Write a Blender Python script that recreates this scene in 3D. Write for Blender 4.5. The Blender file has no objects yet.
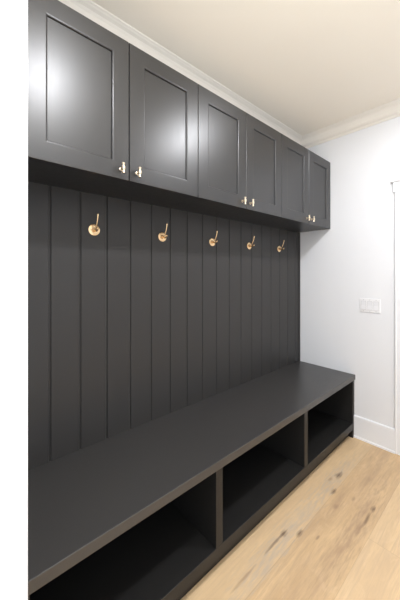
import bpy, bmesh, math, random
from mathutils import Vector, Matrix

scn = bpy.context.scene
COL = scn.collection
K = 1.11                       # survey units -> metres

# ------------------------------------------------------------------ camera
cam_d = bpy.data.cameras.new('camera')
cam = bpy.data.objects.new('camera', cam_d)
COL.objects.link(cam)
cam_d.sensor_fit = 'HORIZONTAL'
cam_d.sensor_width = 36.0
cam_d.lens = 280.2 / 400 * 36
cam_d.shift_y = -26.7 / 400
cam_d.clip_start = 0.02
cam.location = (0, 0, 1.2627 * K)
cam.rotation_euler = (math.radians(90), 0, math.radians(48.43 - 90))
scn.camera = cam

# ------------------------------------------------------------------ world / exposure
w = bpy.data.worlds.new('world')
scn.world = w
w.use_nodes = True
# invented surround light, strong from below to lift the ceiling, dimmer elsewhere
_nt = w.node_tree
_tc = _nt.nodes.new('ShaderNodeTexCoord'); _sp = _nt.nodes.new('ShaderNodeSeparateXYZ')
_mr = _nt.nodes.new('ShaderNodeMapRange'); _mx = _nt.nodes.new('ShaderNodeMix'); _mx.data_type = 'RGBA'
_mr.inputs[1].default_value = -0.80; _mr.inputs[2].default_value = -0.35
_nt.links.new(_tc.outputs['Generated'], _sp.inputs[0]); _nt.links.new(_sp.outputs[2], _mr.inputs[0])
_nt.links.new(_mr.outputs[0], _mx.inputs[0])
_mx.inputs[6].default_value = (4.9, 4.8, 4.5, 1)
_mx.inputs[7].default_value = (1.08, 1.13, 1.20, 1)
_nt.links.new(_mx.outputs[2], _nt.nodes['Background'].inputs[0])
_nt.nodes['Background'].inputs[1].default_value = 1.0
scn.view_settings.view_transform = 'Standard'
scn.view_settings.look = 'None'
scn.view_settings.gamma = 1.0
scn.view_settings.use_curve_mapping = False
scn.view_settings.exposure = 0.64

CEIL = 2.442
DOWNLIGHTS = [(0.405, 0.140), (1.505, 0.140)]
LAMP_W = 12.5
LAMP_COL = (0.96, 0.975, 1.02)

# ------------------------------------------------------------------ survey sizes
E = 2.333          # end wall
D = 1.2846         # panelling face
YB = 0.8215        # bench front
YC = 1.0119        # cabinet door face
ZB = 0.4800        # bench top
ZC0, ZC1 = 1.6272, 2.1755
XL = 0.111         # right face of the left return wall
YW = 0.627         # end of the left return wall
YO = -0.83         # opposite wall
XO = 0.75          # the opposite wall starts here; gap before it added for world light
XN = -0.60          # open end of the room behind the camera

# ------------------------------------------------------------------ node helpers
def new_mat(name):
    m = bpy.data.materials.new(name)
    m.use_nodes = True
    nt = m.node_tree
    return m, nt, nt.nodes['Principled BSDF']

def node(nt, typ, **kw):
    n = nt.nodes.new(typ)
    for k, v in kw.items():
        setattr(n, k, v)
    return n

def noise(nt, vec_scale, scale=1.0, detail=4, rough=0.55, rot=(0, 0, 0), coord='Object'):
    tc = node(nt, 'ShaderNodeTexCoord')
    mp = node(nt, 'ShaderNodeMapping')
    mp.inputs['Scale'].default_value = vec_scale
    mp.inputs['Rotation'].default_value = rot
    nt.links.new(tc.outputs[coord], mp.inputs[0])
    nz = node(nt, 'ShaderNodeTexNoise')
    nz.inputs['Scale'].default_value = scale
    nz.inputs['Detail'].default_value = detail
    nz.inputs['Roughness'].default_value = rough
    nt.links.new(mp.outputs[0], nz.inputs['Vector'])
    return nz

def maprange(nt, src, a, b, c, d):
    mr = node(nt, 'ShaderNodeMapRange')
    mr.inputs[1].default_value = a; mr.inputs[2].default_value = b
    mr.inputs[3].default_value = c; mr.inputs[4].default_value = d
    nt.links.new(src, mr.inputs[0])
    return mr.outputs[0]

def mixcol(nt, fac, a, b, mode='MIX'):
    mx = node(nt, 'ShaderNodeMix', data_type='RGBA', blend_type=mode)
    for sock, v in ((mx.inputs[0], fac), (mx.inputs[6], a), (mx.inputs[7], b)):
        if isinstance(v, (int, float)):
            sock.default_value = v
        elif isinstance(v, tuple):
            sock.default_value = v + (1,) if len(v) == 3 else v
        else:
            nt.links.new(v, sock)
    return mx.outputs[2]

def math_n(nt, op, a, b=None, c=None):
    n = node(nt, 'ShaderNodeMath', operation=op)
    for i, v in enumerate((a, b, c)):
        if v is None:
            continue
        if isinstance(v, (int, float)):
            n.inputs[i].default_value = v
        else:
            nt.links.new(v, n.inputs[i])
    return n.outputs[0]

def bump(nt, bs, height, strength, dist):
    b = node(nt, 'ShaderNodeBump')
    b.inputs['Strength'].default_value = strength
    b.inputs['Distance'].default_value = dist
    nt.links.new(height, b.inputs['Height'])
    nt.links.new(b.outputs[0], bs.inputs['Normal'])

def paint(name, col, rough, mottle=0.03, bump_s=0.0, scale=6.0):
    m, nt, bs = new_mat(name)
    nz = noise(nt, (1, 1, 1), scale, 3)
    a = tuple(c * (1 - mottle) for c in col)
    b = tuple(min(1, c * (1 + mottle)) for c in col)
    nt.links.new(mixcol(nt, nz.outputs['Fac'], a, b), bs.inputs['Base Color'])
    bs.inputs['Roughness'].default_value = rough
    if bump_s:
        n2 = noise(nt, (1, 1, 1), 260, 2)
        bump(nt, bs, n2.outputs['Fac'], bump_s, 0.0006)
    return m

def dark_paint(name, col, rough, grain_scale, gstr=0.25, spec=0.5):
    """charcoal sprayed paint with a faint grain / brush direction"""
    m, nt, bs = new_mat(name)
    g = noise(nt, grain_scale, 1.0, 4, 0.6)
    a = tuple(c * 0.93 for c in col); b = tuple(c * 1.07 for c in col)
    nt.links.new(mixcol(nt, g.outputs['Fac'], a, b), bs.inputs['Base Color'])
    nt.links.new(maprange(nt, g.outputs['Fac'], 0.3, 0.7, rough - 0.03, rough + 0.03), bs.inputs['Roughness'])
    bs.inputs['Specular IOR Level'].default_value = spec
    bump(nt, bs, g.outputs['Fac'], gstr, 0.0004)
    return m

def metal(name, col, rough):
    m, nt, bs = new_mat(name)
    nz = noise(nt, (1, 1, 1), 60, 2)
    bs.inputs['Metallic'].default_value = 1
    nt.links.new(mixcol(nt, nz.outputs['Fac'], tuple(c * .95 for c in col), col), bs.inputs['Base Color'])
    bs.inputs['Roughness'].default_value = rough
    return m

CH = (0.022, 0.022, 0.023)
M_door = dark_paint('charcoal_door_paint', (0.010, 0.010, 0.011), 0.355, (420, 420, 9), 0.12, 0.85)
M_carc = dark_paint('charcoal_carcass_paint', CH, 0.34, (40, 40, 40), 0.1)
M_panel = dark_paint('charcoal_panelling_paint', (0.036, 0.0345, 0.0335), 0.40, (400, 400, 8), 0.15, 0.3)
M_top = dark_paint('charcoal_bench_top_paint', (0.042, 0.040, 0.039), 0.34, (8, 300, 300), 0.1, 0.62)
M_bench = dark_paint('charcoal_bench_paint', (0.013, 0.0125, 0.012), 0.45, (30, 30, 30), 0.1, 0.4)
M_bead = dark_paint('charcoal_caulk', (0.05, 0.048, 0.046), 0.30, (60, 60, 60), 0.05, 1.0)
M_wall = paint('white_wall_paint', (0.81, 0.82, 0.84), 0.62, 0.006, 0.10)
M_ceil = paint('warm_white_ceiling_paint', (0.87, 0.815, 0.725), 0.8, 0.006, 0.10)
M_trim = paint('white_trim_paint', (0.85, 0.86, 0.88), 0.45, 0.006)
M_crown = paint('cream_white_crown_paint', (0.84, 0.80, 0.735), 0.6, 0.006)
M_plast = paint('white_switch_plastic', (0.86, 0.86, 0.87), 0.30, 0.004)
M_plast2 = paint('white_rocker_plastic', (0.82, 0.82, 0.84), 0.25, 0.004)
M_slot = paint('grey_recess_plastic', (0.45, 0.45, 0.46), 0.5, 0.01)
M_brass = metal('champagne_brass', (0.84, 0.61, 0.36), 0.26)
M_brass2 = metal('pale_brass', (0.80, 0.68, 0.52), 0.36)

m, nt, bs = new_mat('lit_diffuser'); M_lens = m
bs.inputs['Base Color'].default_value = (.9, .9, .9, 1)
bs.inputs['Emission Color'].default_value = (1, 0.96, 0.90, 1)
bs.inputs['Emission Strength'].default_value = 6

# oak plank floor ---------------------------------------------------
def floor_material():
    m, nt, bs = new_mat('oak_plank_floor')
    L = nt.links
    tc = node(nt, 'ShaderNodeTexCoord')
    sx = node(nt, 'ShaderNodeSeparateXYZ'); L.new(tc.outputs['Object'], sx.inputs[0])
    X, Y = sx.outputs[0], sx.outputs[1]
    W, LEN = 0.228 * K, 1.85 * K
    ry = math_n(nt, 'DIVIDE', math_n(nt, 'SUBTRACT', Y, 0.467 * K), W)
    r = math_n(nt, 'FLOOR', ry)
    fy = math_n(nt, 'SUBTRACT', ry, r)
    mm = math_n(nt, 'FLOORED_MODULO', math_n(nt, 'ADD', r, 1), 3)
    x0 = math_n(nt, 'ADD', math_n(nt, 'MULTIPLY', math_n(nt, 'MINIMUM', mm, 1), 0.85 * K),
                math_n(nt, 'MULTIPLY_ADD', mm, 0.10 * K, 1.487 * K))
    rx = math_n(nt, 'DIVIDE', math_n(nt, 'SUBTRACT', X, x0), LEN)
    q = math_n(nt, 'FLOOR', rx)
    fx = math_n(nt, 'SUBTRACT', rx, q)
    idn = math_n(nt, 'ADD', math_n(nt, 'MULTIPLY', r, 7.13), math_n(nt, 'MULTIPLY', q, 3.71))
    wn = node(nt, 'ShaderNodeTexWhiteNoise', noise_dimensions='1D'); L.new(idn, wn.inputs['W'])
    # seam distance
    dy = math_n(nt, 'MULTIPLY', math_n(nt, 'MINIMUM', fy, math_n(nt, 'SUBTRACT', 1, fy)), W)
    dx = math_n(nt, 'MULTIPLY', math_n(nt, 'MINIMUM', fx, math_n(nt, 'SUBTRACT', 1, fx)), LEN)
    seam = maprange(nt, math_n(nt, 'MINIMUM', dy, dx), 0.0003, 0.0022, 1, 0)
    # grain, shifted per plank
    off = node(nt, 'ShaderNodeCombineXYZ'); L.new(math_n(nt, 'MULTIPLY', wn.outputs[0], 13.0), off.inputs[0])
    L.new(math_n(nt, 'MULTIPLY', wn.outputs[0], 5.0), off.inputs[1]); L.new(idn, off.inputs[2])
    va = node(nt, 'ShaderNodeVectorMath', operation='ADD'); L.new(tc.outputs['Object'], va.inputs[0]); L.new(off.outputs[0], va.inputs[1])
    def gr(sc, detail, rough=0.6, dist=0.0):
        mp = node(nt, 'ShaderNodeMapping'); mp.inputs['Scale'].default_value = sc
        L.new(va.outputs[0], mp.inputs[0])
        n = node(nt, 'ShaderNodeTexNoise'); n.inputs['Scale'].default_value = 1
        n.inputs['Detail'].default_value = detail; n.inputs['Roughness'].default_value = rough
        n.inputs['Distortion'].default_value = dist
        L.new(mp.outputs[0], n.inputs['Vector']); return n.outputs['Fac']
    broad = gr((2.2, 11, 1), 3, 0.5, 0.6)
    mid = gr((2.6, 42, 1), 5, 0.65, 0.9)
    fine = gr((14, 190, 1), 3, 0.6)
    blotch = gr((7, 14, 1), 4, 0.6, 1.2)
    col = mixcol(nt, maprange(nt, broad, 0.36, 0.66, 0, 1), (0.71, 0.50, 0.272), (0.55, 0.37, 0.205))
    col = mixcol(nt, maprange(nt, blotch, 0.50, 0.72, 0, 0.65), col, (0.75, 0.55, 0.33))
    col = mixcol(nt, maprange(nt, mid, 0.45, 0.68, 0, 0.80), col, (0.47, 0.32, 0.20))
    col = mixcol(nt, maprange(nt, fine, 0.46, 0.70, 0, 0.42), col, (0.45, 0.31, 0.20))
    col = mixcol(nt, maprange(nt, mm, 0, 1, 0.40, 0.0), col, (0.78, 0.58, 0.36))
    col = mixcol(nt, maprange(nt, mm, 0, 1, 0.0, 0.30), col, (0.60, 0.415, 0.24))
    col = mixcol(nt, maprange(nt, mm, 1, 2, 0.0, 0.30), col, (0.78, 0.60, 0.37))
    # greyish mineral streaks and knots that belong to the boards
    def spot(cx, cy, sx_, sy_, tint, strength, soft=0.35, warp=0.35):
        a = math_n(nt, 'DIVIDE', math_n(nt, 'SUBTRACT', X, cx * K), sx_ * K)
        b = math_n(nt, 'DIVIDE', math_n(nt, 'SUBTRACT', Y, cy * K), sy_ * K)
        d = math_n(nt, 'SQRT', math_n(nt, 'ADD', math_n(nt, 'MULTIPLY', a, a), math_n(nt, 'MULTIPLY', b, b)))
        d = math_n(nt, 'ADD', d, math_n(nt, 'MULTIPLY', math_n(nt, 'SUBTRACT', wob, 0.5), warp * 4))
        return maprange(nt, d, soft, 1.0, strength, 0), tint
    wmp = node(nt, 'ShaderNodeMapping'); wmp.inputs['Scale'].default_value = (14, 75, 1)
    L.new(tc.outputs['Object'], wmp.inputs[0])
    wnz = node(nt, 'ShaderNodeTexNoise'); wnz.inputs['Scale'].default_value = 1; wnz.inputs['Detail'].default_value = 5
    L.new(wmp.outputs[0], wnz.inputs['Vector']); wob = wnz.outputs['Fac']
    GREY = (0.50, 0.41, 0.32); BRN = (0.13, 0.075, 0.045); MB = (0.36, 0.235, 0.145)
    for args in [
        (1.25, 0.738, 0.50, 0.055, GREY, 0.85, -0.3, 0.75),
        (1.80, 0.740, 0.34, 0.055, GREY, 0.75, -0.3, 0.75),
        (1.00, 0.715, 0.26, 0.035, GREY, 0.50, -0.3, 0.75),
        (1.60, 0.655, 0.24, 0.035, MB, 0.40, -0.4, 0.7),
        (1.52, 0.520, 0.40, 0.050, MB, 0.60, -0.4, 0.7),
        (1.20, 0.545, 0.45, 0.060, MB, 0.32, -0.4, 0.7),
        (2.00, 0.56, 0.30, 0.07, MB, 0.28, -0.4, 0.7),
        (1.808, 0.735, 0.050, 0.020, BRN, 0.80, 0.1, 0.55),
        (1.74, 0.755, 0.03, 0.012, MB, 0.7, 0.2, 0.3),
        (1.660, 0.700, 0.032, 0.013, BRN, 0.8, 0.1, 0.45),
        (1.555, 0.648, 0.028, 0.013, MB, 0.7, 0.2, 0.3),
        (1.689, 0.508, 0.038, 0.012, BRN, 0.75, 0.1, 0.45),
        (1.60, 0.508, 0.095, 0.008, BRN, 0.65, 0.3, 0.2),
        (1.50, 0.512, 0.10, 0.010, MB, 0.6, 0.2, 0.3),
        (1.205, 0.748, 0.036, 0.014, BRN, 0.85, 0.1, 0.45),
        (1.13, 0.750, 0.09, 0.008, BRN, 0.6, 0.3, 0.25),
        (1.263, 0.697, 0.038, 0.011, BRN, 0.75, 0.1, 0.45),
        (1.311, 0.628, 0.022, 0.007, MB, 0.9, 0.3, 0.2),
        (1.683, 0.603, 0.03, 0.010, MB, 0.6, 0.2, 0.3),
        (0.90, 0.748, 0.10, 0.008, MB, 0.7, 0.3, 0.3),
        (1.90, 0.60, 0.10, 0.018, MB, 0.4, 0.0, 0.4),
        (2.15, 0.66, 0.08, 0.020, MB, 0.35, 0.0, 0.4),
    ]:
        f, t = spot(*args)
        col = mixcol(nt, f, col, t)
    col = mixcol(nt, math_n(nt, 'MULTIPLY', seam, 0.22), col, (0.20, 0.12, 0.07))
    L.new(col, bs.inputs['Base Color'])
    L.new(maprange(nt, fine, 0.3, 0.7, 0.40, 0.55), bs.inputs['Roughness'])
    h = math_n(nt, 'SUBTRACT', math_n(nt, 'MULTIPLY', fine, 0.25), seam)
    bump(nt, bs, h, 0.35, 0.0008)
    return m
M_floor = floor_material()

# ------------------------------------------------------------------ mesh helpers (all sizes in survey units)
def add_box(bm, x0, x1, y0, y1, z0, z1, bev=0.0, seg=1):
    vs = [bm.verts.new((x, y, z)) for x in (x0, x1) for y in (y0, y1) for z in (z0, z1)]
    f = [(0, 1, 3, 2), (4, 6, 7, 5), (0, 4, 5, 1), (2, 3, 7, 6), (0, 2, 6, 4), (1, 5, 7, 3)]
    fs = [bm.faces.new([vs[i] for i in q]) for q in f]
    if bev:
        es = list({e for g in fs for e in g.edges})
        bmesh.ops.bevel(bm, geom=es, offset=bev, segments=seg, affect='EDGES', profile=0.6)
    return fs

def add_lathe(bm, prof, seg=32, mat=None):
    """prof: list of (radius, height) along +Z; mat places it"""
    mat = mat or Matrix.Identity(4)
    rings = []
    for r, h in prof:
        if r < 1e-6:
            rings.append([bm.verts.new(mat @ Vector((0, 0, h)))])
        else:
            rings.append([bm.verts.new(mat @ Vector((r * math.cos(2 * math.pi * i / seg), r * math.sin(2 * math.pi * i / seg), h))) for i in range(seg)])
    for a, b in zip(rings, rings[1:]):
        for i in range(seg):
            j = (i + 1) % seg
            if len(a) == 1 and len(b) == 1: continue
            if len(a) == 1: bm.faces.new((a[0], b[j], b[i]))
            elif len(b) == 1: bm.faces.new((a[i], a[j], b[0]))
            else: bm.faces.new((a[i], a[j], b[j], b[i]))

def add_tube(bm, pts, radii, seg=16):
    """round tube along points with rounded ends"""
    pts = [Vector(p) for p in pts]
    # hemispherical caps
    d0 = (pts[0] - pts[1]).normalized(); d1 = (pts[-1] - pts[-2]).normalized()
    P, R = [], []
    for a in (80, 55, 30):
        P.append(pts[0] + d0 * radii[0] * math.sin(math.radians(a))); R.append(radii[0] * math.cos(math.radians(a)))
    P += pts; R += list(radii)
    for a in (30, 55, 80):
        P.append(pts[-1] + d1 * radii[-1] * math.sin(math.radians(a))); R.append(radii[-1] * math.cos(math.radians(a)))
    rings = []
    up = Vector((1, 0, 0))
    for i, p in enumerate(P):
        t = (P[min(i + 1, len(P) - 1)] - P[max(i - 1, 0)]).normalized()
        u = (up - t * up.dot(t)).normalized(); v = t.cross(u)
        rings.append([bm.verts.new(p + (u * math.cos(2 * math.pi * k / seg) + v * math.sin(2 * math.pi * k / seg)) * R[i]) for k in range(seg)])
    for a, b in zip(rings, rings[1:]):
        for k in range(seg):
            bm.faces.new((a[k], a[(k + 1) % seg], b[(k + 1) % seg], b[k]))
    bm.faces.new(list(reversed(rings[0]))); bm.faces.new(rings[-1])

def extrude_profile(bm, prof, axis, a, b, mitre_a=0.0, mitre_b=0.0):
    """prof in (out, z); axis 'x': runs along x, out = -y ; axis 'y': runs along y, out = -x.
    mitre: the run's end shifts by mitre*out"""
    def P(o, z, s, mit):
        s2 = s + mit * o
        return (s2, -o, z) if axis == 'x' else (-o, s2, z)
    A = [bm.verts.new(P(o, z, a, mitre_a)) for o, z in prof]
    B = [bm.verts.new(P(o, z, b, mitre_b)) for o, z in prof]
    n = len(prof)
    for i in range(n):
        j = (i + 1) % n
        bm.faces.new((A[i], A[j], B[j], B[i]))
    bm.faces.new(A); bm.faces.new(list(reversed(B)))

def obj(name, bm, mat, parent=None, loc=None, smooth=False):
    bmesh.ops.recalc_face_normals(bm, faces=bm.faces)
    bmesh.ops.scale(bm, vec=(K, K, K), verts=bm.verts)
    me = bpy.data.meshes.new(name)
    bm.to_mesh(me); bm.free()
    me.materials.append(mat)
    if smooth:
        for p in me.polygons: p.use_smooth = True
        me.set_sharp_from_angle(angle=math.radians(40))
    o = bpy.data.objects.new(name, me)
    COL.objects.link(o)
    if parent: o.parent = parent
    if loc: o.location = Vector(loc) * K
    return o

def thing(name, label, cat, loc, group=None):
    o = bpy.data.objects.new(name, None)
    o.empty_display_size = 0.1
    COL.objects.link(o)
    o.location = Vector(loc) * K
    o['label'] = label; o['category'] = cat
    if group: o['group'] = group
    return o

def struct(name, bm, mat, loc=None):
    o = obj(name, bm, mat, None, loc)
    o['kind'] = 'structure'
    return o

def BM(): return bmesh.new()

def box(name, dims, mat, parent=None, loc=None, bev=0.0, seg=1):
    bm = BM(); add_box(bm, *dims, bev=bev, seg=seg)
    return obj(name, bm, mat, parent, loc)

def dup(root, loc, label, group=None):
    r = root.copy(); COL.objects.link(r); r.location = Vector(loc) * K
    r['label'] = label
    if group: r['group'] = group
    for ch in list(root.children):
        c = ch.copy(); COL.objects.link(c); c.parent = r
        for g in list(ch.children):
            d = g.copy(); COL.objects.link(d); d.parent = c
    return r

# ------------------------------------------------------------------ room shell
def sbox(name, dims, mat):
    bm = BM(); add_box(bm, *dims); return struct(name, bm, mat)

T = 0.11
sbox('floor', (XN, E + T, YO - T, D + T, -0.05, 0), M_floor)
sbox('ceiling', (XN, E + T, YO - T, D + T, CEIL, CEIL + 0.05), M_ceil)
sbox('wall_back', (XN, E + T, D + 0.012, D + T, 0, CEIL), M_wall)
sbox('wall_front', (XO, E + T, YO - T, YO, 0, CEIL), M_wall)
bm = BM(); add_box(bm, 0, XL, YW, D + 0.012, 0, CEIL, bev=0.002); struct('wall_left', bm, M_wall)

# end wall with a door opening (door 0.56 .. -0.19)
DY1, DY0, DH = 0.485, -0.23, 1.835
bm = BM()
add_box(bm, E, E + T, DY1, D + 0.012, 0, CEIL)
add_box(bm, E, E + T, YO, DY0, 0, CEIL)
add_box(bm, E, E + T, DY0, DY1, DH, CEIL)
struct('wall_right', bm, M_wall)

# door leaf, with its two recessed panels and a lever
bm = BM()
add_box(bm, 0.0, 0.03, DY0 + 0.004, DY1 - 0.004, 0.008, DH - 0.004)
door = struct('door_1', bm, M_trim, (E + 0.02, 0, 0))
bm = BM()
for z0, z1 in ((0.12, 0.80), (0.92, 1.72)):
    add_box(bm, -0.006, 0.002, DY0 + 0.10, DY0 + 0.115, z0, z1)
    add_box(bm, -0.006, 0.002, DY1 - 0.115, DY1 - 0.10, z0, z1)
    add_box(bm, -0.006, 0.002, DY0 + 0.115, DY1 - 0.115, z0, z0 + 0.015)
    add_box(bm, -0.006, 0.002, DY0 + 0.115, DY1 - 0.115, z1 - 0.015, z1)
obj('panel_moulding', bm, M_trim, door)
bm = BM()
add_lathe(bm, [(0, 0), (0.024, 0), (0.024, 0.006), (0.008, 0.008), (0.008, 0.03), (0.02, 0.036), (0.024, 0.048), (0.018, 0.058), (0, 0.06)], 24,
          Matrix.Translation((0, DY0 + 0.05, 0.88)) @ Matrix.Rotation(-math.pi / 2, 4, 'Y'))
obj('door_knob', bm, M_brass2, door, smooth=True)

# door casing: backband legs, header, cap
bm = BM()
for ya, yb, s in ((DY1 + 0.004, 0.563, 1), (DY0 - 0.082, DY0 - 0.004, -1)):
    add_box(bm, E - 0.009, E, ya, yb, 0, 1.829, bev=0.0015)
    add_box(bm, E - 0.012, E, (yb - 0.010) if s > 0 else ya, yb if s > 0 else ya + 0.010, 0, 1.829, bev=0.0015)
add_box(bm, E - 0.014, E, DY0 - 0.096, 0.574, 1.829, 1.902, bev=0.0015)
add_box(bm, E - 0.024, E, DY0 - 0.108, 0.585, 1.902, 1.914, bev=0.0015)
struct('trim_1', bm, M_trim)

# baseboards
BB = [(0, 0), (0.016, 0), (0.015, 0.012), (0.010, 0.016), (0.010, 0.160), (0.008, 0.166), (0.005, 0.169), (0, 0.169)]
bm = BM(); extrude_profile(bm, BB, 'y', 0.563, YB + 0.012)
struct('baseboard_right', bm, M_trim, (E, 0, 0))
bm = BM(); extrude_profile(bm, [(-o, z) for o, z in BB], 'x', XO, E)
struct('baseboard_front', bm, M_trim, (0, YO, 0))

# crown moulding (cove with top fillet)
CR = [(0, 2.3556), (0.007, 2.3556), (0.010, 2.361), (0.011, 2.368)]
for i in range(7):
    a = i / 6
    CR.append((0.013 + 0.052 * a + 0.006 * math.sin(a * math.pi * 2), 2.371 + 0.060 * a - 0.005 * math.sin(a * math.pi * 2)))
CR += [(0.070, 2.4345), (0.077, 2.437), (0.079, CEIL), (0, CEIL)]
bm = BM(); extrude_profile(bm, CR, 'x', XL, E, 0, -1)
struct('trim_2', bm, M_crown, (0, D + 0.012, 0))
bm = BM(); extrude_profile(bm, CR, 'y', YO, D + 0.012, 0, -1)
struct('trim_3', bm, M_crown, (E, 0, 0))

# ------------------------------------------------------------------ panelled back
pan = thing('wall_panelling', 'charcoal vertical grooved board panelling between bench and upper cabinets', 'wall panelling', (XL, D, ZB))
bm = BM()
gx = [0.306 + 0.1218 * k - XL for k in range(17)]
gx = [g for g in gx if g < E - XL - 0.03]
gw, gd = 0.0056, 0.0050
prof = [(0.0, 0.0)]
for g in gx:
    prof += [(g - gw, 0), (g - gw * .45, gd), (g + gw * .45, gd), (g + gw, 0)]
prof += [(E - XL - 0.018, 0), (E - XL - 0.018, 0.0115), (0, 0.0115)]
z0, z1 = 0, ZC0 - ZB + 0.0
A = [bm.verts.new((x, y, z0)) for x, y in prof]; Bv = [bm.verts.new((x, y, z1)) for x, y in prof]
for i in range(len(prof)):
    j = (i + 1) % len(prof); bm.faces.new((A[i], A[j], Bv[j], Bv[i]))
bm.faces.new(A); bm.faces.new(list(reversed(Bv)))
obj('grooved_boards', bm, M_panel, pan)
box('edge_strip', (E - XL - 0.018, E - XL - 0.0005, -0.006, 0.0115, 0, z1), M_panel, pan, bev=0.001)

# ------------------------------------------------------------------ bench
bench = thing('storage_bench', 'long charcoal built-in bench with three open cubbies along the panelled wall', 'bench', (XL, YB, 0))
BL = E - XL                      # length
yf = 0.008                       # face frame sits just behind the top's edge
yb = D - YB
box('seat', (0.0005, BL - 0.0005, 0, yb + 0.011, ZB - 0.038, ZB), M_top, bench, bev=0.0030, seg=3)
zt = ZB - 0.038
zs = 0.112                       # cubby floor
def xx(v): return v - XL
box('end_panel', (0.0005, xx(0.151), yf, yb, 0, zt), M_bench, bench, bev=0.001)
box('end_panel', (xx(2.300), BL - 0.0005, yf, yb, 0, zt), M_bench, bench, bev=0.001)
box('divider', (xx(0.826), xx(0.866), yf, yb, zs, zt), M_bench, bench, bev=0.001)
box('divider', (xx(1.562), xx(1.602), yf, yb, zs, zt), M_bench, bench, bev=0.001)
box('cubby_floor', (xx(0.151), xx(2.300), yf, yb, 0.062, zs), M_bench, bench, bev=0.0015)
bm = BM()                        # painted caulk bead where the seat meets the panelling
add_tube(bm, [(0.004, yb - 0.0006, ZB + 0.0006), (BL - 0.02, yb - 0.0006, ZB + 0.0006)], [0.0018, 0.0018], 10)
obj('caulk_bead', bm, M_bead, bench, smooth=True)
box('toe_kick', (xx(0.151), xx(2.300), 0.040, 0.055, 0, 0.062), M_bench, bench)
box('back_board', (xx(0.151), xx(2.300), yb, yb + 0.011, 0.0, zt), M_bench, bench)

# ------------------------------------------------------------------ upper cabinets
DW = 0.3615
def door_bm(wd, h):
    """shaker leaf: outer frame, chamfered step, flat recessed panel; face at y=0, body to +y"""
    bm = BM()
    t = 0.018; st = 0.064; rec = 0.0070; ch = 0.0060
    def ring(ins, y): return [bm.verts.new(p) for p in ((ins, y, ins), (wd - ins, y, ins), (wd - ins, y, h - ins), (ins, y, h - ins))]
    R = [ring(0.0, t), ring(0.0, 0.0015), ring(0.0015, 0.0)]
    R += [ring(st + ch * math.sin(a * math.pi / 8), rec * (1 - math.cos(a * math.pi / 8))) for a in range(5)]
    for a, b in zip(R, R[1:]):
        for i in range(4):
            j = (i + 1) % 4; bm.faces.new((a[i], a[j], b[j], b[i]))
    bm.faces.new(R[-1]); bm.faces.new(list(reversed(R[0])))
    return bm

def knob(parent, x, z):
    """short upright T-bar pull on a stem with a small rose"""
    rot = Matrix.Rotation(math.pi / 2, 4, 'X')           # +Z -> -Y
    bm = BM()
    add_lathe(bm, [(0, 0), (0.0075, 0), (0.0075, 0.0018), (0.0045, 0.0032), (0.004, 0.013), (0.0050, 0.0155), (0.0062, 0.0205), (0.0050, 0.0255), (0, 0.027)], 20, rot)
    add_lathe(bm, [(0, -0.0200), (0.0052, -0.0200), (0.0062, -0.0190), (0.0062, -0.016), (0.0050, -0.0145), (0.0050, -0.008), (0.0072, -0.006),
                   (0.0078, 0), (0.0072, 0.006), (0.0050, 0.008), (0.0050, 0.0145), (0.0062, 0.016), (0.0062, 0.0190), (0.0052, 0.0200), (0, 0.0200)], 20, Matrix.Translation((0, -0.0205, 0)))
    obj('knob', bm, M_brass2, parent, (x, 0, z), smooth=True)

def make_cabinet(x0, label):
    c = thing('wall_cabinet', label, 'cabinet', (x0, YC, ZC0), 'charcoal two-door cabinets above the bench')
    wd, h, dp = 2 * DW, ZC1 - ZC0, D - YC + 0.0115
    bm = BM()
    t = 0.017; y0 = 0.019
    add_box(bm, 0.0006, t, y0, dp, 0, h)
    add_box(bm, wd - t, wd - 0.0006, y0, dp, 0, h)
    add_box(bm, t, wd - t, y0, dp, 0, t)
    add_box(bm, t, wd - t, y0, dp, h - t, h)
    add_box(bm, t, wd - t, dp - 0.008, dp, t, h - t)
    obj('carcass', bm, M_carc, c)
    g = 0.0016
    for i in (0, 1):
        d = obj('door', door_bm(DW - 2 * g, h - 0.002), M_door, c, (i * DW + g, 0, 0.0))
        knob(d, (DW - g - 0.035) if i == 0 else 0.035 - g, 0.037)
    return c
xs = [E - DW * 2 * (3 - i) - 0.0008 for i in range(3)]
cab = make_cabinet(xs[0], 'charcoal two-door upper cabinet nearest the white wall end at left, with strong light glare')
dup(cab, (xs[1], YC, ZC0), 'middle one of the three charcoal two-door upper cabinets')
dup(cab, (xs[2], YC, ZC0), 'charcoal two-door upper cabinet against the far white end wall')
box('filler_strip', (-(xs[0] - XL) + 0.0006, -0.0004, 0.002, D - YC + 0.0115, 0, ZC1 - ZC0), M_door, cab, bev=0.0008)

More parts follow.
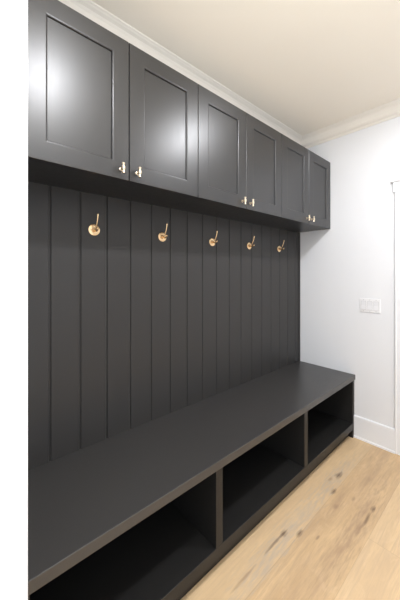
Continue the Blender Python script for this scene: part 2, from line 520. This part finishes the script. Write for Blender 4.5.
# ------------------------------------------------------------------ coat hooks
HX = [0.489, 0.862, 1.241, 1.614, 2.000]
HL = ['brass coat hook nearest the white wall end at left, largest of the row',
      'second brass coat hook from the left, below the second cabinet door',
      'middle brass coat hook of the five in the row',
      'fourth brass coat hook from the left on the charcoal panelling',
      'brass coat hook nearest the far end wall, last of the row']
def make_hook(loc, label):
    h = thing('coat_hook', label, 'coat hook', loc, 'brass coat hooks on the panelling')
    rot = Matrix.Rotation(math.pi / 2, 4, 'X')
    bm = BM()
    add_lathe(bm, [(0, -0.0002), (0.0245, -0.0002), (0.0262, 0.0012), (0.0262, 0.0040), (0.0235, 0.0052), (0.0105, 0.0056), (0.0095, 0.0075), (0.0088, 0.0125), (0, 0.013)], 40, rot)
    obj('backplate', bm, M_brass, h, smooth=True)
    bm = BM()
    pts, rad = [], []
    for i in range(11):
        s = i / 10
        y = -0.010 - 0.036 * math.sin(s * math.pi / 2) ** 0.8 * (0.75 + 0.25 * s)
        z = -0.002 + 0.066 * s ** 1.35
        pts.append((0, y, z)); rad.append(0.0040 - 0.0012 * math.sin(s * math.pi) + (0.0012 if i == 10 else 0))
    add_tube(bm, pts, rad)
    obj('upper_prong', bm, M_brass, h, smooth=True)
    bm = BM()
    pts = [(0, -0.010, -0.002), (0, -0.020, -0.007), (0, -0.031, -0.008), (0, -0.040, -0.003), (0, -0.044, 0.003)]
    add_tube(bm, pts, [0.0042, 0.0040, 0.0040, 0.0042, 0.0052])
    obj('lower_prong', bm, M_brass, h, smooth=True)
    for s in (-1, 1):
        bm = BM()
        add_lathe(bm, [(0, 0), (0.0030, 0), (0.0026, 0.0012), (0, 0.0016)], 14, Matrix.Translation((s * 0.0165, -0.0050, 0)) @ rot)
        obj('screw', bm, M_brass, h, smooth=True)
    return h
hk = make_hook((HX[0], D, 1.462), HL[0])
for x, l in zip(HX[1:], HL[1:]):
    dup(hk, (x, D, 1.462), l)

# ------------------------------------------------------------------ light switch on the end wall
sw = thing('light_switch', 'white three-rocker light switch plate on the white end wall', 'light switch', (E, 0.7215, 1.0225))
bm = BM(); add_box(bm, -0.0055, -0.0002, -0.069, 0.069, -0.0515, 0.0515, bev=0.003, seg=3)
obj('plate', bm, M_plast, sw)
for k in (-1, 0, 1):
    yc = k * 0.0415
    bm = BM(); add_box(bm, -0.0062, -0.0050, yc - 0.0165, yc + 0.0165, -0.0320, 0.0320)
    r = obj('rocker_frame', bm, M_slot, sw)
    bm = BM()
    y0, y1 = yc - 0.0150, yc + 0.0150
    # rocker: two slopes meeting at the middle, lower half pressed out
    pr = [(-0.0050, -0.0305), (-0.0105, -0.0305), (-0.0072, 0.0), (-0.0066, 0.0305), (-0.0050, 0.0305)]
    A = [bm.verts.new((x, y0, z)) for x, z in pr]; Bv = [bm.verts.new((x, y1, z)) for x, z in pr]
    for i in range(len(pr)):
        j = (i + 1) % len(pr); bm.faces.new((A[i], A[j], Bv[j], Bv[i]))
    bm.faces.new(A); bm.faces.new(list(reversed(Bv)))
    rk = obj('rocker', bm, M_plast2, r)
    for z in (-0.041, 0.041):
        bm = BM()
        add_lathe(bm, [(0, 0), (0.0028, 0), (0.0022, 0.001), (0, 0.0012)], 12, Matrix.Translation((-0.0053, yc, z)) @ Matrix.Rotation(-math.pi / 2, 4, 'Y'))
        obj('screw', bm, M_slot, sw)

# ------------------------------------------------------------------ recessed downlights in the ceiling
DL = ['recessed round ceiling downlight nearest the first cabinet door', 'recessed round ceiling downlight nearer the far end wall']
def make_downlight(loc, label):
    t = thing('ceiling_downlight', label, 'ceiling light', loc, 'recessed ceiling downlights')
    bm = BM()
    add_lathe(bm, [(0.070, -0.0005), (0.082, -0.0005), (0.080, -0.005), (0.072, -0.007), (0.068, -0.003), (0.068, -0.0005)], 40)
    obj('trim_ring', bm, M_trim, t, smooth=True)
    bm = BM(); add_lathe(bm, [(0, -0.0022), (0.0675, -0.0022), (0.0675, -0.0006), (0, -0.0006)], 40)
    obj('diffuser', bm, M_lens, t)
    ld = bpy.data.lights.new('lamp', 'AREA'); ld.shape = 'DISK'; ld.size = 0.134 * K
    ld.energy = LAMP_W; ld.color = LAMP_COL
    lo = bpy.data.objects.new('lamp', ld); COL.objects.link(lo); lo.parent = t; lo.location = (0, 0, -0.009)
    return t
for (x, y), l in zip(DOWNLIGHTS, DL):
    make_downlight((x, y, CEIL), l)
